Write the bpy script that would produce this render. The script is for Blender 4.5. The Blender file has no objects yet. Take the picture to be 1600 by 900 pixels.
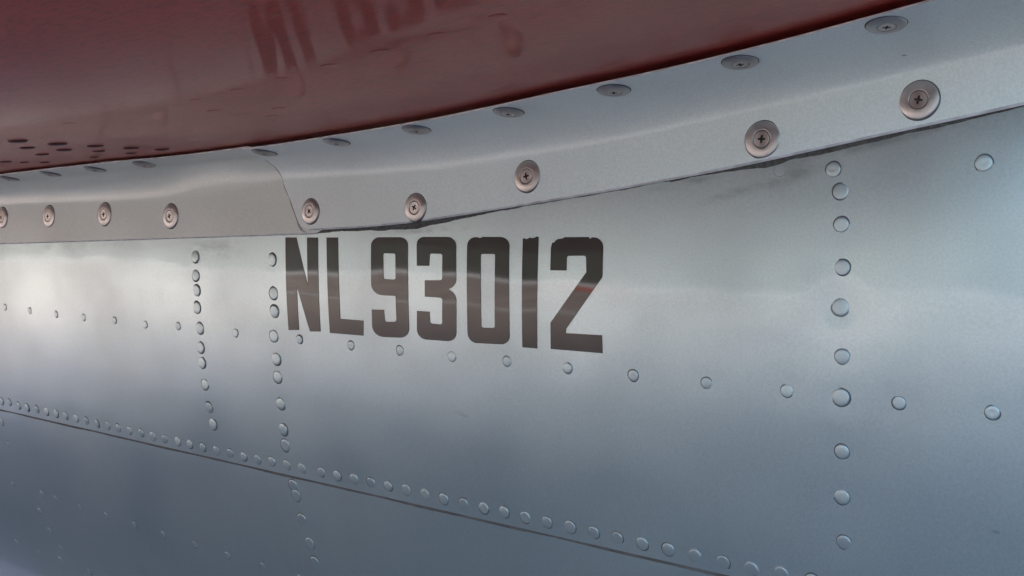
import bpy, bmesh, math, random
import numpy as np
from mathutils import Vector, Matrix
from mathutils.geometry import delaunay_2d_cdt

# ------------------------------------------------------------------ camera, sky, sun, exposure
sc = bpy.context.scene
C = sc.collection
cam = bpy.data.cameras.new('camera')
cam.sensor_width = 36.0
cam.lens = 38.196
cam.clip_start = 0.01
cam.clip_end = 1000.0
camo = bpy.data.objects.new('camera', cam)
C.objects.link(camo)
YAW, PITCH, ROLL = 0.681498, 0.043784, 0.015202      # turned left, down, leaning
fwd = Vector((-math.sin(YAW) * math.cos(PITCH), math.cos(YAW) * math.cos(PITCH), -math.sin(PITCH)))
rt = Vector((math.cos(YAW), math.sin(YAW), 0.0))
upv = rt.cross(fwd)
r2 = rt * math.cos(ROLL) + upv * math.sin(ROLL)
u2 = -rt * math.sin(ROLL) + upv * math.cos(ROLL)
camo.matrix_world = Matrix(((r2.x, u2.x, -fwd.x, 0.0), (r2.y, u2.y, -fwd.y, -0.5),
                            (r2.z, u2.z, -fwd.z, 0.0), (0, 0, 0, 1)))
sc.camera = camo

SUN_EL = math.radians(37.0)
w = bpy.data.worlds.new('World')
sc.world = w
w.use_nodes = True
wn = w.node_tree.nodes
bg = wn['Background']
sky = wn.new('ShaderNodeTexSky')
sky.sky_type = 'NISHITA'
sky.sun_disc = False
sky.sun_elevation = SUN_EL
sky.sun_rotation = 0.0
sky.air_density = 1.0
sky.dust_density = 0.6
w.node_tree.links.new(sky.outputs[0], bg.inputs[0])
bg.inputs[1].default_value = 0.062

sl = bpy.data.lights.new('sun', 'SUN')
sl.energy = 4.6
sl.angle = math.radians(0.6)
sl.color = (1.0, 0.97, 0.93)
so = bpy.data.objects.new('sun', sl)
C.objects.link(so)
so.rotation_euler = (-(math.pi / 2 - SUN_EL), 0.0, 0.0)   # from beyond the fuselage (+Y)

sc.view_settings.view_transform = 'Standard'
sc.view_settings.look = 'None'
sc.view_settings.gamma = 1.0
sc.view_settings.exposure = 3.1

# ------------------------------------------------------------------ materials
def nodes_of(name):
    m = bpy.data.materials.new(name)
    m.use_nodes = True
    return m, m.node_tree.nodes, m.node_tree.links, m.node_tree.nodes['Principled BSDF']

def noise(n, l, vec, scale, detail=3.0, rough=0.55, stretch=None):
    t = n.new('ShaderNodeTexNoise')
    t.inputs['Scale'].default_value = scale
    t.inputs['Detail'].default_value = detail
    t.inputs['Roughness'].default_value = rough
    if stretch:
        mp = n.new('ShaderNodeMapping')
        mp.inputs['Scale'].default_value = stretch[:3]
        if len(stretch) > 3:
            mp.inputs['Rotation'].default_value = (0, stretch[3], 0)
        l.new(vec, mp.inputs['Vector'])
        vec = mp.outputs[0]
    l.new(vec, t.inputs['Vector'])
    return t.outputs['Fac']

def ramp(n, l, src, a, b, va=0.0, vb=1.0):
    r = n.new('ShaderNodeMapRange')
    r.interpolation_type = 'SMOOTHSTEP'
    for k, v in zip(('From Min', 'From Max', 'To Min', 'To Max'), (a, b, va, vb)):
        r.inputs[k].default_value = v
    l.new(src, r.inputs['Value'])
    return r.outputs[0]

def math2(n, l, op, a, b):
    m = n.new('ShaderNodeMath')
    m.operation = op
    for i, v in enumerate((a, b)):
        if hasattr(v, 'is_linked') or hasattr(v, 'links'):
            l.new(v, m.inputs[i])
        else:
            m.inputs[i].default_value = v
    return m.outputs[0]

def mix(n, l, fac, ca, cb):
    m = n.new('ShaderNodeMix')
    m.data_type = 'RGBA'
    for i, v in ((0, fac), (6, ca), (7, cb)):
        if hasattr(v, 'links'):
            l.new(v, m.inputs[i])
        elif i == 0:
            m.inputs[i].default_value = v
        else:
            m.inputs[i].default_value = (*v, 1)
    return m.outputs[2]

def blob(n, l, vec, cx, cz, rx, rz, ang):
    """soft elliptical stain at a place on the skin (metres)"""
    mp = n.new('ShaderNodeMapping')
    mp.vector_type = 'TEXTURE'
    mp.inputs['Location'].default_value = (cx, 0, cz)
    mp.inputs['Rotation'].default_value = (0, ang, 0)
    mp.inputs['Scale'].default_value = (rx, 1.0, rz)
    l.new(vec, mp.inputs['Vector'])
    g = n.new('ShaderNodeTexGradient')
    g.gradient_type = 'SPHERICAL'
    l.new(mp.outputs[0], g.inputs['Vector'])
    return g.outputs['Fac']

def silver_paint(name, base, dirt, rough=0.36, metal=0.40, coat=0.6, stains=(), seed=0.0, specks=1.0, ior=1.5):
    m, n, l, b = nodes_of(name)
    tc = n.new('ShaderNodeTexCoord')
    off = n.new('ShaderNodeVectorMath')
    off.inputs[1].default_value = (seed, seed * 0.7, seed * 1.3)
    l.new(tc.outputs['Object'], off.inputs[0])
    v = off.outputs[0]
    grain = noise(n, l, v, 900.0, 2.0)
    cloud = noise(n, l, v, 9.0, 4.0)
    streak = noise(n, l, v, 14.0, 4.0, 0.6, (1.0, 1.0, 0.12))
    col = mix(n, l, ramp(n, l, grain, 0.3, 0.7), tuple(c * 0.94 for c in base), tuple(min(1, c * 1.05) for c in base))
    col = mix(n, l, ramp(n, l, cloud, 0.42, 0.75, 0.0, 0.20), col, dirt)
    col = mix(n, l, ramp(n, l, streak, 0.52, 0.78, 0.0, 0.22), col, dirt)
    # sparse scuffs and specks
    sp = noise(n, l, v, 75.0, 3.0, 0.62, (0.40, 1.0, 2.0, 0.25))
    gate = noise(n, l, v, 7.0, 2.0)
    spm = math2(n, l, 'MULTIPLY', ramp(n, l, sp, 0.735, 0.765), ramp(n, l, gate, 0.47, 0.58, 0.0, 0.85 * specks))
    col = mix(n, l, spm, col, tuple(c * 0.28 for c in dirt))
    for (cx, cz, rx, rz, ang, amt) in stains:
        g = blob(n, l, tc.outputs['Object'], cx, cz, rx, rz, ang)
        nn = noise(n, l, v, 70.0, 4.0, 0.65, (0.6, 1.0, 1.4, ang))
        k = math2(n, l, 'MULTIPLY', ramp(n, l, g, 0.0, 0.9), ramp(n, l, nn, 0.34, 0.62, 0.0, amt))
        col = mix(n, l, k, col, tuple(c * 0.30 for c in dirt))
    l.new(col, b.inputs['Base Color'])
    b.inputs['Metallic'].default_value = metal
    l.new(ramp(n, l, cloud, 0.3, 0.7, rough - 0.04, rough + 0.06), b.inputs['Roughness'])
    b.inputs['Coat Weight'].default_value = coat
    b.inputs['Coat IOR'].default_value = ior
    l.new(ramp(n, l, streak, 0.35, 0.75, 0.06, 0.12), b.inputs['Coat Roughness'])
    bp = n.new('ShaderNodeBump')
    bp.inputs['Strength'].default_value = 0.05
    bp.inputs['Distance'].default_value = 0.001
    pe = noise(n, l, v, 260.0, 3.0)
    l.new(pe, bp.inputs['Height'])
    l.new(bp.outputs[0], b.inputs['Normal'])
    bp2 = n.new('ShaderNodeBump')
    bp2.inputs['Strength'].default_value = 0.10
    bp2.inputs['Distance'].default_value = 0.001
    l.new(noise(n, l, v, 55.0, 3.0, 0.5, (0.5, 1.0, 1.0)), bp2.inputs['Height'])
    l.new(bp2.outputs[0], b.inputs['Coat Normal'])
    return m

def plain(name, col, rough, metal=0.0, coat=0.0, var=0.25, scale=120.0, bump=0.15, worn=None):
    m, n, l, b = nodes_of(name)
    tc = n.new('ShaderNodeTexCoord')
    f = noise(n, l, tc.outputs['Object'], scale, 4.0)
    cc = mix(n, l, ramp(n, l, f, 0.3, 0.7), tuple(c * (1 - var) for c in col), tuple(min(1, c * (1 + var)) for c in col))
    if worn:                     # each copy a little differently tarnished
        oi = n.new('ShaderNodeObjectInfo')
        cc = mix(n, l, ramp(n, l, oi.outputs['Random'], 0.15, 1.0, 0.0, 0.75), cc, worn)
    l.new(cc, b.inputs['Base Color'])
    b.inputs['Metallic'].default_value = metal
    l.new(ramp(n, l, f, 0.3, 0.7, max(0.02, rough - 0.06), rough + 0.08), b.inputs['Roughness'])
    b.inputs['Coat Weight'].default_value = coat
    b.inputs['Coat Roughness'].default_value = 0.05
    b.inputs['Specular IOR Level'].default_value = 0.2 if coat else 0.5
    bp = n.new('ShaderNodeBump')
    bp.inputs['Strength'].default_value = bump
    bp.inputs['Distance'].default_value = 0.0006
    l.new(f, bp.inputs['Height'])
    l.new(bp.outputs[0], b.inputs['Normal'])
    return m

SKIN = silver_paint('silver_skin_paint', (0.43, 0.525, 0.54), (0.345, 0.39, 0.395), rough=0.36, metal=0.64, coat=0.40, ior=1.55, specks=0.35, stains=(
    (-0.232, 0.0335, 0.030, 0.0055, -0.30, 0.38), (-0.262, 0.0255, 0.030, 0.004, -0.25, 0.35),
    (-0.210, 0.0375, 0.007, 0.006, 0.0, 0.35),
    (-0.196, 0.047, 0.070, 0.0045, -0.20, 0.4), (-0.290, 0.0315, 0.03, 0.003, -0.14, 0.4),
    (-0.480, 0.0055, 0.060, 0.0035, -0.05, 0.4), (-0.70, -0.009, 0.05, 0.012, 0.0, 0.35),
    (-0.90, -0.010, 0.22, 0.010, -0.03, 0.25)))
FAIR = silver_paint('silver_fairing_paint', (0.80, 0.885, 0.845), (0.62, 0.62, 0.56), rough=0.42, metal=0.0, coat=0.3, seed=3.1)
FAIR_OLD = silver_paint('aged_silver_fairing_paint', (0.74, 0.795, 0.72), (0.50, 0.49, 0.42), rough=0.45, metal=0.0, coat=0.3, seed=7.7, specks=1.3)
EDGE = plain('bare_aluminium_edge', (0.88, 0.88, 0.87), 0.35, 0.2)
WASH = plain('stainless_washer', (0.50, 0.485, 0.47), 0.38, 0.9, var=0.14, scale=0.9, worn=(0.40, 0.36, 0.335))
SCREW = plain('stainless_screw', (0.54, 0.51, 0.49), 0.35, 0.9, var=0.14, scale=1.4, worn=(0.36, 0.30, 0.26))
RECESS = plain('dark_recess', (0.05, 0.045, 0.04), 0.7)  # one flat dark tone inside recesses
GRIME_SHADE = plain('grime_shade', (0.11, 0.105, 0.10), 0.75)  # dirt with contact shade put into the same dark colour
GRIME_SHADE_SOFT = plain('thin_grime_shade', (0.28, 0.285, 0.28), 0.6)
RIVET = silver_paint('rivet_paint', (0.43, 0.525, 0.54), (0.335, 0.375, 0.38), rough=0.40, metal=0.66, coat=0.2, seed=1.7, specks=0.4)
GAP_SHADE = plain('gap_shade', (0.085, 0.085, 0.080), 0.8, var=0.4, scale=500, bump=0.5)
VINYL = plain('black_gloss_lettering', (0.006, 0.0056, 0.0054), 0.35, 0.0, 0.62, var=0.15, scale=40, bump=0.02)

def red_paint():
    m, n, l, b = nodes_of('red_stabilizer_paint')
    tc = n.new('ShaderNodeTexCoord')
    v = tc.outputs['Object']
    cl = noise(n, l, v, 12.0, 4.0)
    fine = noise(n, l, v, 700.0, 2.0)
    col = mix(n, l, ramp(n, l, cl, 0.3, 0.7), (0.50, 0.042, 0.026), (0.60, 0.062, 0.036))
    scr = noise(n, l, v, 60.0, 4.0, 0.65, (0.6, 2.6, 1.0))
    col = mix(n, l, ramp(n, l, scr, 0.58, 0.70, 0.0, 0.25), col, (0.09, 0.016, 0.014))
    gr = noise(n, l, v, 420.0, 3.0, 0.7, (0.5, 1.3, 1.0))
    col = mix(n, l, ramp(n, l, gr, 0.45, 0.68, 0.0, 0.5), col, (0.22, 0.032, 0.022))
    l.new(col, b.inputs['Base Color'])
    b.inputs['Roughness'].default_value = 0.45
    b.inputs['Specular IOR Level'].default_value = 0.12
    b.inputs['Coat Weight'].default_value = 0.24
    l.new(ramp(n, l, cl, 0.3, 0.7, 0.05, 0.09), b.inputs['Coat Roughness'])
    bp = n.new('ShaderNodeBump')
    bp.inputs['Strength'].default_value = 0.06
    bp.inputs['Distance'].default_value = 0.001
    l.new(noise(n, l, v, 160.0, 3.0, 0.6, (0.4, 1.4, 1.0)), bp.inputs['Height'])
    l.new(bp.outputs[0], b.inputs['Normal'])
    bp2 = n.new('ShaderNodeBump')
    bp2.inputs['Strength'].default_value = 0.02
    bp2.inputs['Distance'].default_value = 0.0005
    l.new(fine, bp2.inputs['Height'])
    l.new(bp2.outputs[0], b.inputs['Coat Normal'])
    return m
RED = red_paint()
RED_DARK = plain('dark_red_fastener', (0.10, 0.020, 0.014), 0.55)

APRON = plain('worn_brown_pavement', (0.36, 0.28, 0.235), 0.85, var=0.25, scale=1.2, bump=0.3)
FIELD = plain('dark_rough_grass', (0.045, 0.05, 0.03), 0.95, var=0.4, scale=0.8, bump=0.3)
def dark_pad_paint():
    m, n, l, b = nodes_of('dark_pad_fading_to_brown')
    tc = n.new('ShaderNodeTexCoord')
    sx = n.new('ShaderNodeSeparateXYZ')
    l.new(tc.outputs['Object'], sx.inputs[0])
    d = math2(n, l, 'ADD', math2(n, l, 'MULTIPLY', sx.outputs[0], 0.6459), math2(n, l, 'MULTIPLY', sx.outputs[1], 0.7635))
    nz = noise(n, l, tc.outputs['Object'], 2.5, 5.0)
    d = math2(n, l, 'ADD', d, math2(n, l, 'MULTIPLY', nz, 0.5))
    f = ramp(n, l, d, -3.62 - 7.0 + 0.25, -3.62 + 0.3 + 0.25)  # dark fades to brown to shape the reflection on the skin
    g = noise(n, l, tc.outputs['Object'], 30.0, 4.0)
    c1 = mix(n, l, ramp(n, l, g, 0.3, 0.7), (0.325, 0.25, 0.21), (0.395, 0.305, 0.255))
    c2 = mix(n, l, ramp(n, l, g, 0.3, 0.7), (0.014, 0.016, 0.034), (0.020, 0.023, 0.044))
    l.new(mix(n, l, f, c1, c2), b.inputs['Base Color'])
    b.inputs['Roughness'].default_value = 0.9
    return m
DARK_PAD = dark_pad_paint()
PALE = plain('pale_concrete', (0.80, 0.78, 0.74), 0.8, var=0.15, scale=3.0)
RED_GLINT = plain('red_glint_patch', (0.75, 0.09, 0.04), 0.7, scale=3.0)

# ------------------------------------------------------------------ helpers
def finish(name, me, mats, parent=None, smooth=True):
    for m in mats:
        me.materials.append(m)
    if smooth:
        me.polygons.foreach_set('use_smooth', [True] * len(me.polygons))
    o = bpy.data.objects.new(name, me)
    C.objects.link(o)
    o.parent = parent
    return o

def mesh_np(name, V, Fc):
    me = bpy.data.meshes.new(name)
    me.from_pydata([tuple(p) for p in V], [], [tuple(f) for f in Fc])
    me.update()
    return me

def grid_faces(nu, nv, start=0, flip=False):
    i, j = np.meshgrid(np.arange(nu - 1), np.arange(nv - 1), indexing='ij')
    a = start + i * nv + j
    q = np.stack([a, a + nv, a + nv + 1, a + 1], -1).reshape(-1, 4)
    return q[:, ::-1] if flip else q

def place(o, loc, nrm, spin=0.0, scale=1.0, tall=1.0):
    z = Vector(nrm).normalized()
    x = Vector((1, 0, 0))
    x = (x - z * x.dot(z)).normalized()
    y = z.cross(x)
    m = Matrix((x, y, z)).transposed().to_4x4() @ Matrix.Rotation(spin, 4, 'Z') @ Matrix.Diagonal((scale, scale, scale * tall, 1))
    m.translation = Vector(loc)
    o.matrix_local = m

rng = random.Random(7)

# ------------------------------------------------------------------ ground (only its light and reflection reach the picture)
GZ = -1.45
def sheet(name, x0, x1, y0, y1, z, mat, parent=None, kind=True):
    o = finish(name, mesh_np(name, [(x0, y0, z), (x1, y0, z), (x1, y1, z), (x0, y1, z)], [(0, 1, 2, 3)]), [mat], parent, False)
    if kind:
        o['kind'] = 'structure'
    return o
ra = np.concatenate([[0.0, 20.0], np.linspace(35, 110, 16), [150.0, 250.0, 400.0]])
an = np.linspace(0, 2 * math.pi, 73)
A_, R_ = np.meshgrid(an, ra, indexing='ij')
sky_block_rise = np.clip((R_ - 35) / 75, 0, 1)  # far rise added all round to block low sky light
Zg = GZ - 0.008 + (sky_block_rise * sky_block_rise * (3 - 2 * sky_block_rise)) * (11.0 + 0.7 * np.sin(A_ * 9) + 0.5 * np.sin(A_ * 23))
ground = finish('ground', mesh_np('ground', np.stack([R_ * np.cos(A_), R_ * np.sin(A_), Zg], -1).reshape(-1, 3), grid_faces(len(an), len(ra), 0, True)), [FIELD])
ground['kind'] = 'structure'
taxi = sheet('taxiway', -34, 34, -13.3, 12, GZ, APRON)
# added unseen dark pad, slanted so its reflection darkens the lower skin
pad = finish('reflected_dark_pad', mesh_np('reflected_dark_pad', [(-31.35, 12.0, GZ + 0.004), (-2.8, -12.0, GZ + 0.004), (34, -12.0, GZ + 0.004), (34, 12.0, GZ + 0.004)], [(0, 1, 2, 3)]), [DARK_PAD], None, False)
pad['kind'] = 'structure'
sheet('pavement_edge', -34, 34, -13.25, -12.1, GZ + 0.002, PALE, taxi, False)
sheet('added_red_patch', -8.9, -7.9, -12.05, -11.0, GZ + 0.008, RED_GLINT, taxi, False)  # unseen patch added to reflect as a red streak in a digit
sheet('painted_line', -34, 34, -7.58, -7.42, GZ + 0.007, PALE, taxi, False)

# ------------------------------------------------------------------ shape of the fuselage side and the tailplane underside (metres)
R, Z0 = 0.7754, 0.00074
def ys0(z):
    return R - np.sqrt(np.maximum(R * R - (z - Z0) ** 2, 1e-6))
def hroot(x):
    X = x + 0.6
    Xc = np.maximum(X, -0.02)
    return 0.064742 + 0.033123 * Xc + 0.122545 * Xc ** 2 + 0.028 * np.minimum(X + 0.02, 0)
def zst(x, y):
    return hroot(x) + 0.08049 * np.maximum(y, -0.45) + 0.02 * np.minimum(y + 0.45, 0)

MM = 0.001
GLYPHS = {
 'N': [
  [(-614.1,-0.3),(-602.0,-0.2),(-590.4,-33.4),(-590.5,-0.1),(-579.0,0.0),(-579.1,-65.5),(-590.3,-66.2),(-602.0,-34.9),(-602.1,-65.9),(-613.6,-66.7)],
 ],
 'L': [
  [(-570.2,0.1),(-558.6,0.2),(-557.8,-55.3),(-535.0,-55.2),(-535.8,-65.5),(-569.3,-65.9)],
 ],
 '9': [
  [(-526.1,-5.0),(-526.0,-4.1),(-525.7,-3.1),(-525.1,-2.2),(-524.2,-1.3),(-523.2,-0.6),(-522.0,0.0),(-520.6,0.5),(-519.3,0.7),(-518.0,0.8),(-499.2,1.0),(-497.9,0.9),(-496.6,0.7),(-495.3,0.2),(-494.2,-0.4),(-493.3,-1.2),(-492.6,-2.1),(-492.2,-3.0),(-492.1,-3.9),(-492.5,-58.1),(-492.7,-59.1),(-493.1,-60.1),(-493.7,-61.1),(-494.6,-62.0),(-495.8,-62.9),(-497.1,-63.6),(-498.5,-64.0),(-499.9,-64.4),(-501.2,-64.5),(-516.4,-65.1),(-518.1,-65.1),(-519.9,-64.8),(-521.6,-64.3),(-523.2,-63.6),(-524.5,-62.7),(-525.6,-61.6),(-526.3,-60.4),(-526.7,-59.2),(-526.8,-58.0),(-526.5,-47.3),(-515.0,-46.9),(-514.7,-53.3),(-514.4,-54.0),(-513.5,-54.6),(-512.4,-54.7),(-506.0,-54.3),(-504.9,-54.1),(-504.0,-53.4),(-503.8,-52.6),(-503.9,-37.7),(-504.0,-37.5),(-504.2,-37.4),(-504.5,-37.3),(-516.0,-37.4),(-517.7,-37.3),(-519.5,-37.0),(-521.2,-36.5),(-522.7,-35.8),(-524.1,-34.8),(-525.1,-33.7),(-525.9,-32.5),(-526.3,-31.3),(-526.4,-30.1)],
  [(-514.7,-10.9),(-514.5,-10.3),(-513.8,-9.9),(-513.0,-9.7),(-505.0,-9.7),(-504.2,-9.8),(-503.6,-10.3),(-503.4,-10.9),(-503.5,-25.4),(-503.7,-26.0),(-504.4,-26.4),(-505.2,-26.6),(-512.9,-26.6),(-513.7,-26.4),(-514.4,-26.0),(-514.6,-25.4)],
 ],
 '3': [
  [(-484.2,-3.4),(-483.9,-2.0),(-483.0,-0.6),(-481.4,0.5),(-479.6,1.2),(-477.7,1.4),(-457.9,1.6),(-456.3,1.5),(-454.7,1.1),(-453.2,0.4),(-451.9,-0.5),(-451.0,-1.6),(-450.5,-2.7),(-450.3,-3.9),(-450.3,-24.8),(-450.6,-26.2),(-451.5,-27.7),(-452.9,-29.1),(-454.4,-30.0),(-456.8,-31.1),(-454.7,-32.0),(-453.1,-32.9),(-451.7,-34.4),(-450.8,-36.0),(-450.5,-37.5),(-451.3,-58.0),(-451.6,-59.1),(-452.1,-60.3),(-453.1,-61.5),(-454.4,-62.5),(-456.0,-63.2),(-457.6,-63.6),(-459.2,-63.8),(-477.3,-64.1),(-479.1,-64.0),(-480.9,-63.6),(-482.5,-62.8),(-483.8,-61.8),(-484.8,-60.6),(-485.3,-59.3),(-485.4,-58.0),(-484.8,-46.0),(-473.6,-45.9),(-473.5,-52.1),(-473.3,-52.7),(-472.6,-53.2),(-471.7,-53.4),(-464.8,-53.5),(-463.9,-53.3),(-463.2,-52.8),(-463.0,-52.1),(-462.4,-37.9),(-462.6,-37.3),(-463.3,-36.8),(-464.2,-36.6),(-477.5,-36.6),(-477.3,-26.1),(-464.0,-25.6),(-463.1,-25.4),(-462.4,-24.9),(-462.1,-24.2),(-461.9,-10.2),(-462.1,-9.7),(-462.6,-9.3),(-463.3,-9.1),(-471.0,-9.1),(-471.8,-9.2),(-472.4,-9.6),(-472.6,-10.1),(-473.3,-16.9),(-484.1,-17.1)],
 ],
 '0': [
  [(-441.3,-3.7),(-441.1,-2.6),(-440.6,-1.4),(-439.8,-0.4),(-438.6,0.6),(-437.2,1.2),(-435.6,1.6),(-434.1,1.7),(-432.9,1.7),(-431.9,1.3),(-430.8,1.2),(-429.7,1.5),(-429.0,1.9),(-415.0,2.0),(-413.6,1.9),(-412.1,1.5),(-410.7,0.9),(-409.5,0.0),(-408.7,-1.0),(-408.2,-2.1),(-408.0,-3.2),(-408.4,-57.2),(-408.7,-58.5),(-409.4,-59.8),(-410.5,-60.9),(-412.0,-61.8),(-413.6,-62.4),(-415.3,-62.6),(-434.4,-63.3),(-436.0,-63.3),(-437.6,-62.9),(-439.2,-62.2),(-440.4,-61.3),(-441.3,-60.1),(-441.8,-58.9),(-442.0,-57.6)],
  [(-430.2,-9.5),(-430.0,-9.0),(-429.5,-8.6),(-428.8,-8.5),(-420.2,-8.3),(-419.6,-8.4),(-419.0,-8.8),(-418.9,-9.3),(-419.8,-51.9),(-420.0,-52.4),(-420.6,-52.8),(-421.2,-53.0),(-429.2,-53.3),(-429.9,-53.2),(-430.4,-52.8),(-430.6,-52.3)],
 ],
 '1': [
  [(-397.9,1.2),(-396.8,1.4),(-395.5,0.9),(-393.9,1.2),(-393.1,1.8),(-390.6,1.5),(-388.5,2.0),(-388.1,2.5),(-386.2,2.3),(-387.8,-63.1),(-398.9,-63.2)],
 ],
 '2': [
  [(-377.1,-4.0),(-376.3,-1.0),(-374.9,-0.8),(-373.7,0.5),(-372.2,1.2),(-368.4,1.7),(-367.8,2.3),(-350.8,2.6),(-350.4,1.7),(-349.3,1.8),(-348.7,2.4),(-348.0,2.4),(-346.8,2.4),(-345.6,2.2),(-344.5,1.8),(-343.4,1.2),(-342.5,0.4),(-341.8,-0.4),(-341.3,-1.3),(-341.0,-2.3),(-340.9,-3.2),(-341.2,-18.7),(-341.3,-19.2),(-341.5,-19.8),(-341.8,-20.3),(-366.0,-49.5),(-366.2,-49.8),(-366.4,-50.1),(-366.5,-50.5),(-366.7,-52.3),(-366.6,-52.4),(-366.5,-52.6),(-366.3,-52.6),(-341.7,-52.1),(-341.6,-62.3),(-377.9,-62.6),(-377.6,-47.2),(-352.1,-17.2),(-352.4,-9.0),(-352.6,-8.5),(-353.1,-8.2),(-353.7,-8.0),(-364.3,-8.3),(-365.0,-8.4),(-365.5,-8.9),(-365.7,-9.5),(-365.9,-16.7),(-377.4,-16.9)],
 ],
}
COLA = [(-723.1,-16.3),(-722.9,-30.8),(-722.8,-42.7),(-723.2,-56.2),(-720.8,-72.2),(-722.2,-87.4),(-722.6,-99.6),(-721.8,-116.9),(-721.0,-135.4),(-719.4,-148.7)]
COLB = [(-629.5,-16.7),(-628.2,-40.7),(-628.4,-54.2),(-630.9,-72.1),(-630.0,-89.0),(-630.5,-102.3),(-630.4,-122.4),(-631.5,-141.9),(-632.1,-154.2),(-634.6,-169.9),(-633.1,-185.6),(-631.8,-193.5),(-631.1,-212.3),(-628.9,-231.6),(-628.7,-246.8)]
COLC = [(-205.6,25.6),(-204.7,9.8),(-203.8,-10.5),(-204.4,-29.4),(-203.2,-53.3),(-204.0,-73.0),(-203.8,-99.7),(-204.5,-122.6),(-204.5,-145.8)]
STR = [(-1036.4,-71.6),(-988.2,-72.8),(-940.4,-73.2),(-893.1,-73.4),(-843.6,-73.3),(-797.3,-73.8),(-750.0,-72.5),(-676.3,-72.8),(-602.4,-72.9),(-548.4,-73.1),(-501.9,-73.1),(-456.2,-73.2),(-411.1,-72.7),(-366.4,-72.7),(-321.7,-73.1),(-276.6,-73.1),(-231.6,-72.6),(-176.0,-72.7),(-134.9,-72.6)]
LAP = [(-1076.0,-168.5),(-1059.5,-168.0),(-1040.7,-169.2),(-1024.3,-169.3),(-1005.6,-169.1),(-987.3,-168.9),(-969.4,-168.7),(-952.2,-169.2),(-934.1,-169.5),(-916.5,-169.8),(-898.7,-170.0),(-879.9,-169.5),(-863.4,-169.8),(-845.2,-169.8),(-827.4,-169.8),(-810.3,-170.5),(-792.3,-170.3),(-773.9,-170.1),(-756.8,-170.0),(-739.4,-170.3),(-721.6,-170.5),(-703.1,-170.1),(-685.9,-170.5),(-668.9,-170.3),(-651.8,-169.6),(-634.6,-169.9),(-617.1,-169.7),(-595.8,-169.4),(-578.7,-169.4),(-561.0,-169.0),(-543.8,-168.9),(-526.8,-168.9),(-509.7,-168.8),(-492.2,-168.9),(-475.3,-169.1),(-458.2,-169.5),(-441.2,-169.5),(-424.4,-169.1),(-407.7,-169.6),(-390.9,-169.6),(-373.7,-169.6),(-356.7,-169.6),(-340.2,-169.9),(-323.4,-170.0),(-306.4,-170.0),(-289.8,-170.4),(-272.7,-170.5),(-256.1,-170.6),(-239.2,-169.8)]
LOW = [(-1112.6,-262.7),(-1053.2,-263.3),(-1026.7,-263.6),(-980.5,-265.3),(-933.2,-264.9),(-886.2,-265.4),(-840.2,-266.1),(-793.3,-266.4),(-746.9,-266.5),(-700.7,-266.5)]
LOW2 = [(-1090.5,-215.9),(-1090.3,-192.1),(-1074.0,-286.1),(-1070.3,-307.6),(-1062.8,-326.3),(-1079.6,-343.6),(-1174.4,-343.0),(-1126.3,-344.6),(-1023.8,-345.2)]
MISC = [(-237.4,36.6),(-209.8,36.1),(-141.2,36.9),(-204.5,-145.8)]
STDARK = [[-586.1, -207.7], [-606.2, -174.2], [-624.7, -139.9], [-645.8, -102.4], [-662.1, -68.9], [-638.3, -175.9], [-659.7, -141.2], [-676.6, -107.7], [-702.8, -67.3], [-705.4, -131.7], [-745.2, -71.4], [-787.3, -116.5], [-800.8, -95.8], [-806.1, -77.1]]
STRING = [[-356.5, -215.5], [-382.7, -219.1], [-300.9, -212.7], [-272.5, -211.5], [-243.1, -209.8], [-216.6, -209.5], [-498.1, -226.5], [-442.9, -183.0], [-429.7, -155.0], [-456.8, -137.4], [-327.6, -213.5]]
GAP = [(-578.2, 3.1), (-553.4, 4.6), (-516.3, 5.2), (-483.2, 6.6), (-465.0, 9.9), (-455.8, 11.1), (-438.5, 14.1), (-421.3, 16.7), (-396.9, 20.1), (-373.6, 23.1), (-344.1, 26.6), (-316.8, 30.3), (-291.0, 34.2), (-274.5, 36.6), (-260.4, 37.8), (-245.1, 38.9), (-237.6, 40.3), (-231.6, 42.1), (-210.0, 45.4), (-179.8, 51.3), (-151.7, 56.1), (-125.6, 61.7)]

FRAME_A = COLA; FRAME_B = COLB; FRAME_C = COLC
# rivets on the upper panel: x, z (mm), head radius (mm), ring darkness
UP = []
for (x, z) in FRAME_A: UP.append((x, z, 4.6, 1))
for (x, z) in FRAME_B: UP.append((x, z, 4.8, 1)) if z > -166 else None
for (x, z) in FRAME_C: UP.append((x, z, 4.25 if abs(z + 29.4) < .1 or abs(z + 73) < .1 else 3.75, 1))
for (x, z) in STR: UP.append((x, z, 3.2, 0 if x < -740 else 1))
for (x, z) in LAP: UP.append((x, z, 3.9, 2 if x < -480 else 1))
UP += [(-141.2, 36.9, 3.6, 1), (-209.8, 36.1, 3.6, 1), (-237.4, 36.6, 3.0, 0)]
for k in range(1, 9): UP.append((-1076 - 17.3 * k, -168.6, 3.9, 0))
for k in range(1, 4): UP.append((-1036.4 - 47.5 * k, -71.8, 3.2, 0))
for k in range(1, 8): UP.append((-239.2 + 16.8 * k, -170, 3.9, 1))
for k in range(1, 5): UP.append((-134.9 + 44 * k, -72.6, 3.2, 1))
LO = []
for (x, z) in FRAME_B:
    if z < -178: LO.append((x, z, 4.8, 1))
for k in range(1, 5): LO.append((-628.5, -246.8 - 21 * k, 4.6, 1))
for (x, z) in LOW: LO.append((x, z, 3.2, 1))
for (x, z) in LOW2: LO.append((x, z, 3.6, 0))
for k in range(1, 12): LO.append((-700.7 + 46.4 * k, -266.5, 3.2, 1))
for (z) in (-185.5, -193.0, -216, -240): LO.append((-204.5, z, 3.7, 1))

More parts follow.
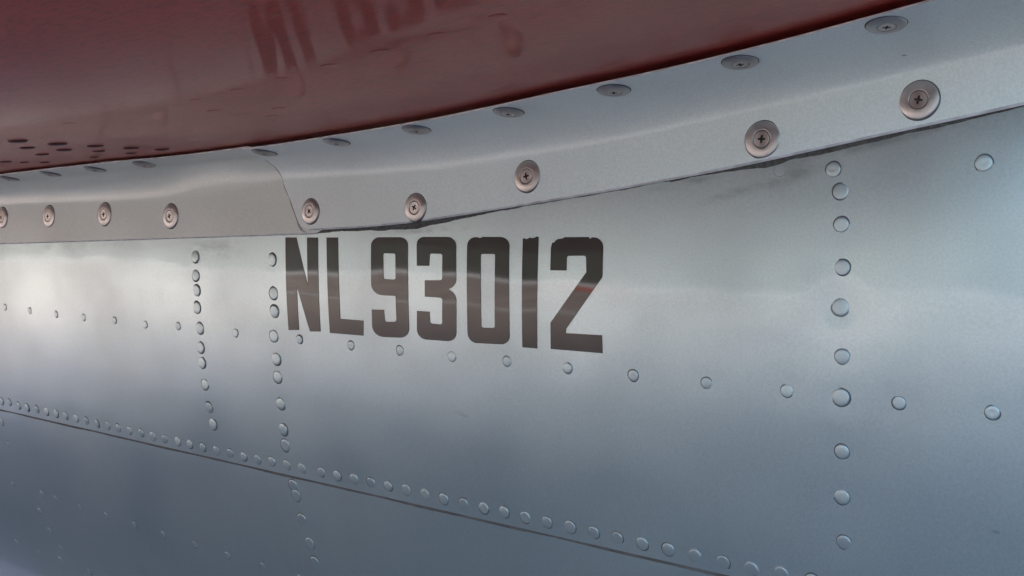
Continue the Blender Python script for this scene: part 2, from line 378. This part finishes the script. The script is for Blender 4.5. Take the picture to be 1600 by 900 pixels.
DIMP = []      # x, z, depth (m, inward), spread (m)
for (x, z, r, g) in UP + LO:
    d = 0.00006 + 0.00005 * rng.random()
    s = 0.008
    if abs(x + 204.4) < .2 and abs(z + 29.4) < .2:
        d, s = 0.0007, 0.0115
    elif abs(x + 204) < 4:
        d, s = 0.00013, 0.009
    DIMP.append((x * MM, z * MM, d, s))

def ripple(x, z):
    """oil-canning of the thin skin between its frames, positive inward"""
    d = 0.00013 * np.sin(2 * np.pi * (x / 0.37 + 0.15)) * np.sin(2 * np.pi * (z / 0.31 + 0.10))
    d += 0.00006 * np.sin(2 * np.pi * (x / 0.17 + z / 0.23 + 0.4))
    d += 0.00004 * np.sin(2 * np.pi * (x / 0.071 - z / 0.12)) + 0.00003 * np.sin(2 * np.pi * (z / 0.055 + x / 0.4))
    for fx in (-0.722, -0.63, -0.204):
        d += 0.00010 * np.exp(-((x - fx) / 0.014) ** 2)
    return d
def ys(x, z):
    x = np.asarray(x, float); z = np.asarray(z, float)
    y = ys0(z) + ripple(x, z)
    for (cx, cz, d, s) in DIMP:
        q = ((x - cx) ** 2 + (z - cz) ** 2) / (s * s)
        y = y + d * np.exp(-q)
    return y
def skin_normal(x, z, e=0.0015):
    gx = (float(ys(x + e, z)) - float(ys(x - e, z))) / (2 * e)
    gz = (float(ys(x, z + e)) - float(ys(x, z - e))) / (2 * e)
    return Vector((gx, -1.0, gz)).normalized()

# ------------------------------------------------------------------ the airplane: one thing, everything below is its parts
plane = bpy.data.objects.new('airplane_tail', None)
C.objects.link(plane)
plane['label'] = 'silver riveted airplane tail with black registration NL93012 under a dark red tailplane'
plane['category'] = 'airplane'

# closed barrel of the rear fuselage behind the skin panels
nx, na = 30, 96
V = []
for i in range(nx + 1):
    x = -4.4 + 9.4 * i / nx
    sh = 1.0 - 0.28 * max(0.0, (-3.0 - x) / 1.4) ** 2
    for j in range(na):
        a = 2 * math.pi * j / na
        rr = (R - 0.004) * sh
        V.append((x, R - rr * math.cos(a), Z0 + rr * math.sin(a)))
Fc = []
for i in range(nx):
    for j in range(na):
        a, b = i * na + j, i * na + (j + 1) % na
        Fc.append((a, a + na, b + na, b))
Fc.append(tuple(range(na))); Fc.append(tuple(range(nx * na, (nx + 1) * na))[::-1])
finish('fuselage_barrel', mesh_np('fuselage_barrel', V, Fc), [SKIN], plane, False)

def skin_panel(name, x0, x1, z0, z1, inset, thick, step=0.0025):
    xs = np.arange(x0, x1 + 1e-6, step); zs = np.linspace(z0, z1, int((z1 - z0) / step) + 1)
    X, Z = np.meshgrid(xs, zs, indexing='ij')
    Y = ys(X, Z) + inset
    nu, nv = X.shape
    V = np.stack([X, Y, Z], -1).reshape(-1, 3)
    Fc = grid_faces(nu, nv, 0, False).tolist()
    # turned-in edge along the bottom
    base = len(V)
    B = np.stack([X[:, 0], Y[:, 0] + thick, Z[:, 0] + 0.0001], -1)
    V = np.concatenate([V, np.stack([X[:, 0], Y[:, 0], Z[:, 0]], -1), B])
    for i in range(nu - 1):
        Fc.append([base + i, base + nu + i, base + nu + i + 1, base + i + 1])
    return finish(name, mesh_np(name, V, Fc), [SKIN], plane)

SEAM = -0.1775
upper = skin_panel('fuselage_panel', -1.42, 0.12, SEAM, 0.16, 0.0, 0.0016)
upper['label'] = 'upper silver skin panel carrying the black registration'
lower = skin_panel('fuselage_panel', -1.42, 0.12, -0.40, SEAM + 0.012, 0.0014, 0.001)
lower['label'] = 'lower silver skin panel tucked under the lap seam'
# dark strip drawing the shade and dirt in the lap seam
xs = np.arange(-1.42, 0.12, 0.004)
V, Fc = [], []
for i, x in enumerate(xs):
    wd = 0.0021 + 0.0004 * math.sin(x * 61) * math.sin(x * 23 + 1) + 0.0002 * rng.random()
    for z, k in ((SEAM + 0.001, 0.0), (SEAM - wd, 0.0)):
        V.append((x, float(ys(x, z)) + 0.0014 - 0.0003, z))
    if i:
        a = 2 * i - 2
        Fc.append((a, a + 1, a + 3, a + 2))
finish('seam_grime_shade', mesh_np('seam_grime_shade', V, Fc), [GRIME_SHADE], lower)

# ------------------------------------------------------------------ rivets
def rivet_mesh(name, ring, seg=18, dent=False):
    prof = [(1.17, -0.03), (1.15, 0.03), (1.0, 0.035), (0.985, 0.10), (0.94, 0.135), (0.82, 0.160), (0.45, 0.185), (0.10, 0.190 if not dent else 0.145)]
    V = []
    for (r, h) in prof:
        for j in range(seg):
            a = 2 * math.pi * j / seg
            rr = r
            if r > 1.0:
                rr = 1.0 + (r - 1.0) * (0.85 + 0.35 * math.sin(a + 0.8) + 0.15 * math.sin(3 * a))
            V.append((rr * math.cos(a), rr * math.sin(a), h))
    V.append((0, 0, prof[-1][1]))
    Fc, mi = [], []
    for i in range(len(prof) - 1):
        for j in range(seg):
            a, b = i * seg + j, i * seg + (j + 1) % seg
            Fc.append((a, b, b + seg, a + seg)); mi.append(1 if i < 3 and i != 2 else (1 if i == 2 and False else 0))
    k = (len(prof) - 1) * seg
    for j in range(seg):
        Fc.append((k + j, k + (j + 1) % seg, len(V) - 1)); mi.append(0)
    me = mesh_np(name, V, Fc)
    me.materials.append(RIVET); me.materials.append(ring)
    me.polygons.foreach_set('material_index', mi)
    me.polygons.foreach_set('use_smooth', [True] * len(Fc))
    return me
RM = [rivet_mesh('rivet_clean', SKIN), rivet_mesh('rivet_dark_ring', GRIME_SHADE), rivet_mesh('rivet_faint', GRIME_SHADE_SOFT), rivet_mesh('rivet_dented', GRIME_SHADE, dent=True)]  # dark rings hold dirt and painted contact shade
def add_rivet(parent, x, z, r, g, inset, tall=1.0):
    if g == 1:
        u = rng.random()
        g = 1 if u < 0.6 else (3 if u < 0.8 else 2)
    elif g == 2:
        g = 2 if rng.random() < 0.6 else 1
    elif g == 0:
        g = 2 if rng.random() < 0.5 else 0
    o = bpy.data.objects.new('rivet', RM[g])
    C.objects.link(o)
    o.parent = parent
    n = skin_normal(x, z)
    n = (n + Vector((rng.uniform(-.05, .05), 0, rng.uniform(-.05, .05)))).normalized()
    place(o, (x, float(ys(x, z)) + inset, z), n, rng.uniform(0, 6.28), r * MM, tall * rng.uniform(0.65, 1.05))
    return o
for (x, z, r, g) in UP:
    add_rivet(upper, x * MM, z * MM, r * rng.uniform(0.96, 1.04), g, 0.0, 0.25 if x == -237.4 else 1.0)
for (x, z, r, g) in LO:
    add_rivet(lower, x * MM, z * MM, r * rng.uniform(0.96, 1.04), 1, 0.0014, 1.0 if r > 4.4 else 0.8)

# ------------------------------------------------------------------ registration letters
def inside(pt, loops):
    x, y = pt
    c = False
    for L in loops:
        n = len(L)
        for i in range(n):
            x0, y0 = L[i]; x1, y1 = L[(i + 1) % n]
            if (y0 > y) != (y1 > y) and x < (x1 - x0) * (y - y0) / (y1 - y0) + x0:
                c = not c
    return c
def glyph(ch, loops):
    pts, edges = [], []
    for L in loops:
        dense = []
        for i in range(len(L)):
            a, b = Vector(L[i]), Vector(L[(i + 1) % len(L)])
            k = max(1, int((b - a).length / 3.0))
            for j in range(k):
                dense.append(a.lerp(b, j / k))
        s = len(pts)
        pts += dense
        edges += [(s + i, s + (i + 1) % len(dense)) for i in range(len(dense))]
    nb = len(pts)
    xs = [q[0] for q in pts]; zs = [q[1] for q in pts]
    bd = np.array([tuple(q) for q in pts])
    gx = min(xs)
    while gx < max(xs):
        gz = min(zs)
        while gz < max(zs):
            if inside((gx, gz), loops) and np.min(((bd - (gx, gz)) ** 2).sum(1)) > 1.4:
                pts.append(Vector((gx, gz)))
            gz += 3.0
        gx += 3.0
    out = delaunay_2d_cdt([Vector(q) for q in pts], edges, [], 0, 1e-6)
    vv, ff = out[0], out[2]
    tri = [f for f in ff if inside((sum(vv[i][0] for i in f) / 3, sum(vv[i][1] for i in f) / 3), loops)]
    T = 0.00022
    V = [(v[0] * MM, float(ys(v[0] * MM, v[1] * MM)) - T, v[1] * MM) for v in vv]
    Fc = []
    for f in tri:
        a, b, c_ = [Vector(V[i]) for i in f]
        Fc.append(tuple(f) if (b - a).cross(c_ - a).y < 0 else tuple(f)[::-1])
    # edge of the film down to the skin
    cnt = {}
    for f in Fc:
        for i in range(3):
            e = (f[i], f[(i + 1) % 3]); k = tuple(sorted(e))
            cnt.setdefault(k, []).append(e)
    low = {}
    for k, es in list(cnt.items()):
        if len(es) == 1:
            a, b = es[0]
            for q in (a, b):
                if q not in low:
                    low[q] = (len(V)); V.append((V[q][0], V[q][1] + T + 0.00005, V[q][2]))
            Fc.append((b, a, low[a], low[b]))
    nm = 'registration_letter' if ch in 'NL' else 'registration_digit'
    o = finish(nm, mesh_np(nm, V, Fc), [VINYL], upper, False)
    for pl in o.data.polygons:
        pl.use_smooth = len(pl.vertices) == 3
    o.data.set_sharp_from_angle(angle=math.radians(40))
    o['label'] = ('black painted letter ' if ch in 'NL' else 'black painted digit ') + ch
    return o
for ch, loops in GLYPHS.items():
    glyph(ch, loops)

# ------------------------------------------------------------------ horizontal stabilizer
ss = 1 - np.linspace(1, 0, 201) ** 1.3
yy = np.concatenate([np.arange(0.10, -0.5, -0.008), np.arange(-0.5, -3.01, -0.1)])
S_, Y = np.meshgrid(ss, yy, indexing='ij')
X_TE = -3.4 - 0.25 * Y                      # straight trailing edge, swept leading edge
X_LE = np.interp(-Y, [-0.1, 0.0, 0.06, 0.12, 0.2, 0.3, 0.45, 1.2, 3.0], [0.40, 0.26, 0.06, -0.06, -0.135, -0.175, -0.23, -0.62, -1.5])
X = X_TE + (X_LE - X_TE) * S_
Zb = zst(X, Y) + 0.0018 + 0.00005 * np.sin(X * 31 + Y * 9) * np.sin(Y * 27) + 0.000015 * np.sin(X * 83 - Y * 40)
th = 0.16 * np.sqrt(np.clip(1 - ss, 0, 1)) * ss ** 0.8 * 1.6 + 0.004
Zt = Zb + th[:, None] * (0.6 + 0.4 * np.clip(1 + Y / 3.2, 0, 1))
nu, nv = X.shape
V = np.concatenate([np.stack([X, Y, Zb], -1).reshape(-1, 3), np.stack([X, Y, Zt], -1).reshape(-1, 3)])
N1 = nu * nv
Fc = grid_faces(nu, nv, 0, False).tolist() + grid_faces(nu, nv, N1, True).tolist()
for i in range(nu - 1):
    for j in (0, nv - 1):
        Fc.append([i * nv + j, (i + 1) * nv + j, N1 + (i + 1) * nv + j, N1 + i * nv + j])
for j in range(nv - 1):
    for i in (0, nu - 1):
        Fc.append([i * nv + j, i * nv + j + 1, N1 + i * nv + j + 1, N1 + i * nv + j])
stab = finish('horizontal_stabilizer', mesh_np('horizontal_stabilizer', V, Fc), [RED], plane)
stab.data.set_sharp_from_angle(angle=math.radians(35))
bmh = bmesh.new(); bmh.from_mesh(stab.data); bmesh.ops.recalc_face_normals(bmh, faces=bmh.faces); bmh.to_mesh(stab.data); bmh.free()
stab['label'] = 'glossy dark red underside mirroring the registration'

def disc_mesh(name, prof, mats, mi, seg=20):
    V = []
    for (r, h) in prof:
        for j in range(seg):
            a = 2 * math.pi * j / seg
            V.append((r * math.cos(a), r * math.sin(a), h))
    V.append((0, 0, prof[-1][1]))
    Fc, idx = [], []
    for i in range(len(prof) - 1):
        for j in range(seg):
            a, b = i * seg + j, i * seg + (j + 1) % seg
            Fc.append((a, b, b + seg, a + seg)); idx.append(mi[i])
    k = (len(prof) - 1) * seg
    for j in range(seg):
        Fc.append((k + j, k + (j + 1) % seg, len(V) - 1)); idx.append(mi[-1])
    me = mesh_np(name, V, Fc)
    for m in mats: me.materials.append(m)
    me.polygons.foreach_set('material_index', idx)
    me.polygons.foreach_set('use_smooth', [True] * len(Fc))
    return me
FLUSH = disc_mesh('flush_rivet', [(1.15, 0), (1.1, .02), (1.0, .02), (.97, .045), (.5, .06), (.1, .06)], [RED, RED_DARK], [1, 1, 1, 0, 0, 0])
DARKF = disc_mesh('dark_fastener', [(1.1, 0), (1.0, .10), (.85, .2), (.4, .26), (.1, .27)], [RED_DARK], [0, 0, 0, 0, 0])
def add_stab(mesh, x, y, r):
    o = bpy.data.objects.new('rivet', mesh); C.objects.link(o); o.parent = stab
    e = 0.002
    n = Vector((float(zst(x + e, y) - zst(x - e, y)) / (2 * e), 0.08049, -1)).normalized()
    place(o, (x, y, float(zst(x, y)) + 0.0019), n, rng.uniform(0, 6), r)
for k in range(-2, 12):
    add_stab(FLUSH, -0.3565 + 0.0284 * (k if k >= 0 else k), -0.2125 + 0.0004 * k, 0.0034)
for (x, y) in [(-498.1, -226.5), (-442.9, -183.0), (-429.7, -155.0), (-456.8, -137.4)]:
    add_stab(FLUSH, x * MM, y * MM, 0.0036)
for i, (x, y) in enumerate(STDARK):
    add_stab(DARKF, x * MM, y * MM, 0.0049 * rng.uniform(.8, 1.15) if i < 9 else 0.0037 * rng.uniform(.8, 1.2))

# ------------------------------------------------------------------ fairing strips (wing-root style fillet between skin and tailplane)
def tab(x, T):
    return np.interp(x, [a for a, b in T], [b for a, b in T])
def smt(x, T, wd):
    return sum(tab(x + d * wd, T) for d in (-1, -.5, 0, .5, 1)) / 5
ZLL=[(-1.5,-.024),(-1.0347,-.0101),(-.7674,-.0024),(-.5883,.0030),(-.55,.0042)]
ZLR=[(-.66,.0035),(-.5883,.0057),(-.5303,.0081),(-.4834,.0115),(-.435,.017),(-.3815,.0232),(-.3442,.0277),(-.291,.0350),(-.2546,.0402),(-.2101,.0480),(-.1799,.0532),(-.1518,.0577),(-.1256,.0622),(.16,.112)]
ZCL=[(-1.5,.018),(-1.035,.0255),(-.8145,.0265),(-.6813,.0305),(-.635,.0388),(-.55,.0408)]
ZCR=[(-.75,.0385),(-.614,.0400),(-.4575,.0425),(-.3606,.0520),(-.305,.0580),(-.2335,.0690),(-.1356,.0845),(.16,.130)]
YU=[(-1.5,-.037),(-.957,-.0395),(-.859,-.0425),(-.77,-.041),(-.725,-.030),(-.685,-.0275),(-.633,-.0345),(-.519,-.0435),(-.426,-.0440),(-.334,-.0510),(-.267,-.0470),(-.213,-.0485),(-.154,-.0530),(.16,-.062)]
def fair(x, t, left, off):
    """point of the strip at station x, from its lower edge (t=0) up the flange and round the cove to its upper edge (t=1)"""
    x = np.asarray(x, float); t = np.asarray(t, float)
    zL = smt(x, ZLL if left else ZLR, .02); zC = smt(x, ZCL if left else ZCR, .03); yU = smt(x, YU, .015)
    z = zL + (zC - zL) * np.minimum(t / .4, 1)
    lift = off + 0.0006 * np.sin(x * 47 + 1) * (1 - np.minimum(t / .4, 1)) ** 2 * 0.5
    y = ys0(z) - lift + 0.00010 * np.sin(x * 40) * np.sin(t * 9)
    u = np.clip((t - .4) / .4, 0, 1)
    v = np.clip((t - .8) / .2, 0, 1)
    Cy = ys0(zC) - off + 0.00010 * np.sin(x * 40) * np.sin(.4 * 9)
    Uz = zst(x, yU) - (.0010 if left else .0020)
    FL = 0.019                                   # width of the flat upper flange
    Ty = yU + FL; Tz = Uz - 0.17 * FL
    Kz = Tz - 0.17 * (Cy - Ty)
    by = (1 - u) ** 2 * Cy + 2 * u * (1 - u) * Cy + u * u * Ty
    bz = (1 - u) ** 2 * zC + 2 * u * (1 - u) * Kz + u * u * Tz
    by = by + v * (yU - Ty); bz = bz + v * (Uz - Tz)
    return np.stack([x, np.where(t <= .4, y, by), np.where(t <= .4, z, bz)], -1)
def fair_normal(x, t, left, off):
    e = .004
    a = fair(x + e, t, left, off) - fair(x - e, t, left, off)
    b = fair(x, min(1, t + .02), left, off) - fair(x, max(0, t - .02), left, off)
    n = Vector(a).cross(Vector(b)).normalized()
    return n if n.y < 0 or n.z < 0 else -n
EDGE_R = [(0.0,-.585),(.006,-.5895),(.02,-.5930),(.048,-.5955),(.095,-.598),(.21,-.6035),(.362,-.612),(.525,-.618),(.633,-.6225),(.765,-.6245),(.89,-.622),(1.0,-.619)]
EDGE_L = [(0.0,-.5795),(.02,-.5735),(.05,-.5705),(.12,-.5695),(.3,-.578),(.5,-.598),(1.0,-.610)]
def strip(name, left, off, thick, mat):
    nu, nt = (330, 60)
    ts = np.concatenate([np.linspace(0, .06, 10)[:-1], np.linspace(.06, .4, 18)[:-1], np.linspace(.4, .8, 26)[:-1], np.linspace(.8, 1, 7)])
    nt = len(ts)
    V = []
    for t in ts:
        if left:
            x0, x1 = -1.45, tab(t, EDGE_L)
        else:
            x0, x1 = tab(t, EDGE_R), 0.12
        s = np.linspace(0, 1, nu)
        s = s ** 1.15 if not left else 1 - (1 - s) ** 1.15
        V.append(fair(x0 + (x1 - x0) * s, np.full(nu, t), left, off))
    V = np.stack(V, 1)                       # nu, nt, 3
    gu = np.gradient(V, axis=0); gt = np.gradient(V, axis=1)
    N = np.cross(gu, gt); N /= np.linalg.norm(N, axis=2, keepdims=True)
    W = V - N * thick
    top = V.reshape(-1, 3); bot = W.reshape(-1, 3)
    n1 = nu * nt
    Fc = grid_faces(nu, nt, 0, False).tolist() + grid_faces(nu, nt, n1, True).tolist()
    mi = [0] * len(Fc)
    # edges get own vertices so that they stay crisp
    P = [tuple(q) for q in np.concatenate([top, bot])]
    def rim(idx, drop=0.0, out=0.0):
        s = len(P)
        for i in idx:
            q = P[n1 + i]
            P.append(P[i]); P.append((q[0] + out, q[1], q[2] - drop))
        for k in range(len(idx) - 1):
            Fc.append([s + 2 * k, s + 2 * k + 1, s + 2 * k + 3, s + 2 * k + 2]); mi.append(1)
    rim([i * nt for i in range(nu)], 0.0011); rim([i * nt + nt - 1 for i in range(nu)])
    rim([j for j in range(nt)], 0.0, -0.0016); rim([(nu - 1) * nt + j for j in range(nt)])
    me = mesh_np(name, P, Fc)
    o = finish(name, me, [mat, EDGE], plane)
    me.polygons.foreach_set('material_index', mi)
    return o
OFF_L, OFF_R = 0.0016, 0.0034
sl_ = strip('fairing_strip', True, OFF_L, 0.0009, FAIR_OLD)
sl_['label'] = 'duller aged fairing strip tucked under the newer one'
sr_ = strip('fairing_strip', False, OFF_R, 0.0009, FAIR)
sr_['label'] = 'clean silver fairing strip lapping over the aged one'

# thin dark line painting the shade beside the lapped edge
V, Fc = [], []
ts = np.linspace(0.004, 0.97, 120)
for i, t in enumerate(ts):
    xe = float(tab(t, EDGE_R)) - 0.0016
    wd = 0.0008 + 0.0003 * math.sin(t * 40) + 0.0003 * rng.random()
    nn = np.array(fair_normal(xe, float(t), True, OFF_L))
    for x in (xe + 0.0012, xe - wd):
        V.append(tuple(fair(x, t, True, OFF_L) + nn * 0.0002))
    if i:
        a = 2 * i - 2
        Fc.append((a, a + 1, a + 3, a + 2))
finish('lap_shade', mesh_np('lap_shade', V, Fc), [GRIME_SHADE_SOFT], sl_)

# dark strip drawing gap shade and dirt along the newer strip's lower edge
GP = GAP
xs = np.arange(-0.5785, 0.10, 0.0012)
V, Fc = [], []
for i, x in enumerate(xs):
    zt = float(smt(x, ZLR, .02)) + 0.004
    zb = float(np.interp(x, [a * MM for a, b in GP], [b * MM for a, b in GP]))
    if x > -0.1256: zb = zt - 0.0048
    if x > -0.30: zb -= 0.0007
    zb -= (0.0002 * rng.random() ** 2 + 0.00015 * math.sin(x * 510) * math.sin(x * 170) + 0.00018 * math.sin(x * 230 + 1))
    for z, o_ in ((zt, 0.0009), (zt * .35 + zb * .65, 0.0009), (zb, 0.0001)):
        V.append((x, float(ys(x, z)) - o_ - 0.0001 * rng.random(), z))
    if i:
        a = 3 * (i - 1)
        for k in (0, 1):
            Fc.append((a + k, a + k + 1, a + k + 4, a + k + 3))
finish('gap_shade_strip', mesh_np('gap_shade_strip', V, Fc), [GAP_SHADE], plane, False)

# ------------------------------------------------------------------ screws and finishing washers
def washer_mesh():
    prof = [(1.07, -.05), (1.055, .005), (1.0, .02), (.985, .09), (.95, .11), (.72, .145), (.54, .18), (.50, .172), (.475, .125), (.46, .05), (.30, .05)]
    return disc_mesh('finishing_washer', prof, [WASH, GRIME_SHADE, RECESS], [1, 1, 0, 0, 0, 0, 0, 0, 2, 2, 2], 40)
WM = washer_mesh()
def screw_mesh():
    bm = bmesh.new()
    seg = 32
    ringv = []
    for (r, h) in ((.455, .10), (.45, .158), (.425, .174)):
        ringv.append([bm.verts.new((r * math.cos(2 * math.pi * j / seg), r * math.sin(2 * math.pi * j / seg), h)) for j in range(seg)])
    for a, b in zip(ringv[:-1], ringv[1:]):
        for j in range(seg):
            f = bm.faces.new((a[j], a[(j + 1) % seg], b[(j + 1) % seg], b[j])); f.smooth = True
    aw, al, ch = .055, .215, .035
    cr = []
    for q in range(4):
        c_, s_ = math.cos(q * math.pi / 2), math.sin(q * math.pi / 2)
        for (x, y) in ((al, -aw), (al, aw), (aw + ch, aw), (aw, aw + ch)):
            cr.append((x * c_ - y * s_, x * s_ + y * c_))
    top = [bm.verts.new((x, y, .174)) for x, y in cr]
    bot = [bm.verts.new((x * .6, y * .6, .03)) for x, y in cr]
    n = len(cr)
    te = [bm.edges.new((top[i], top[(i + 1) % n])) for i in range(n)]
    oe = [bm.edges.get((ringv[-1][j], ringv[-1][(j + 1) % seg])) for j in range(seg)]
    bmesh.ops.triangle_fill(bm, use_beauty=True, edges=te + oe)
    for i in range(n):
        f = bm.faces.new((top[i], top[(i + 1) % n], bot[(i + 1) % n], bot[i])); f.material_index = 1
    f = bm.faces.new(bot); f.material_index = 1
    bmesh.ops.recalc_face_normals(bm, faces=bm.faces)
    for f in bm.faces:
        if f.calc_center_median().z > .165 and f.normal.z < 0: f.normal_flip()
    me = bpy.data.meshes.new('cross_head_screw'); bm.to_mesh(me); bm.free()
    me.materials.append(SCREW); me.materials.append(RECESS)
    return me
SMESH = screw_mesh()
LOW_R = [(-.1695,.185),(-.2455,.158),(-.393,.228),(-.4825,.105),(-.5835,.14),(-.094,.19),(-.02,.2)]
UP_R = [(-.1705,.892),(-.2405,.889),(-.310,.884),(-.380,.889),(-.453,.892),(-.524,.894),(-.6050,.888),(-.099,.888),(-.03,.888)]
LOW_L = [(-.753,.225),(-.8495,.278),(-.9425,.273),(-1.03,.275),(-1.12,.275),(-1.21,.27)]
UP_L = [(-.752,.885),(-.8155,.88),(-.8855,.885),(-.962,.885),(-1.05,.885)]
def fasten(strip_o, x, t, left, r, lift=0.0):
    off = OFF_L if left else OFF_R
    n = fair_normal(x, t, left, off)
    P = fair(x, t, left, off) + np.array(n) * lift
    n = (n + Vector((rng.uniform(-.04, .04), 0, rng.uniform(-.04, .04)))).normalized()
    a = bpy.data.objects.new('washer', WM); C.objects.link(a); a.parent = strip_o
    place(a, P, n, rng.uniform(0, 6), r)
    b = bpy.data.objects.new('screw', SMESH); C.objects.link(b); b.parent = strip_o
    place(b, P, n, rng.uniform(0, 6), r)
for (x, t) in LOW_R: fasten(sr_, x, t, False, .0090 * rng.uniform(.97, 1.03))
for (x, t) in UP_R: fasten(sr_, x, t, False, .0083, .0001)
for (x, t) in LOW_L: fasten(sl_, x, t, True, .0098)
for (x, t) in UP_L: fasten(sl_, x, t, True, .0083, .0001)
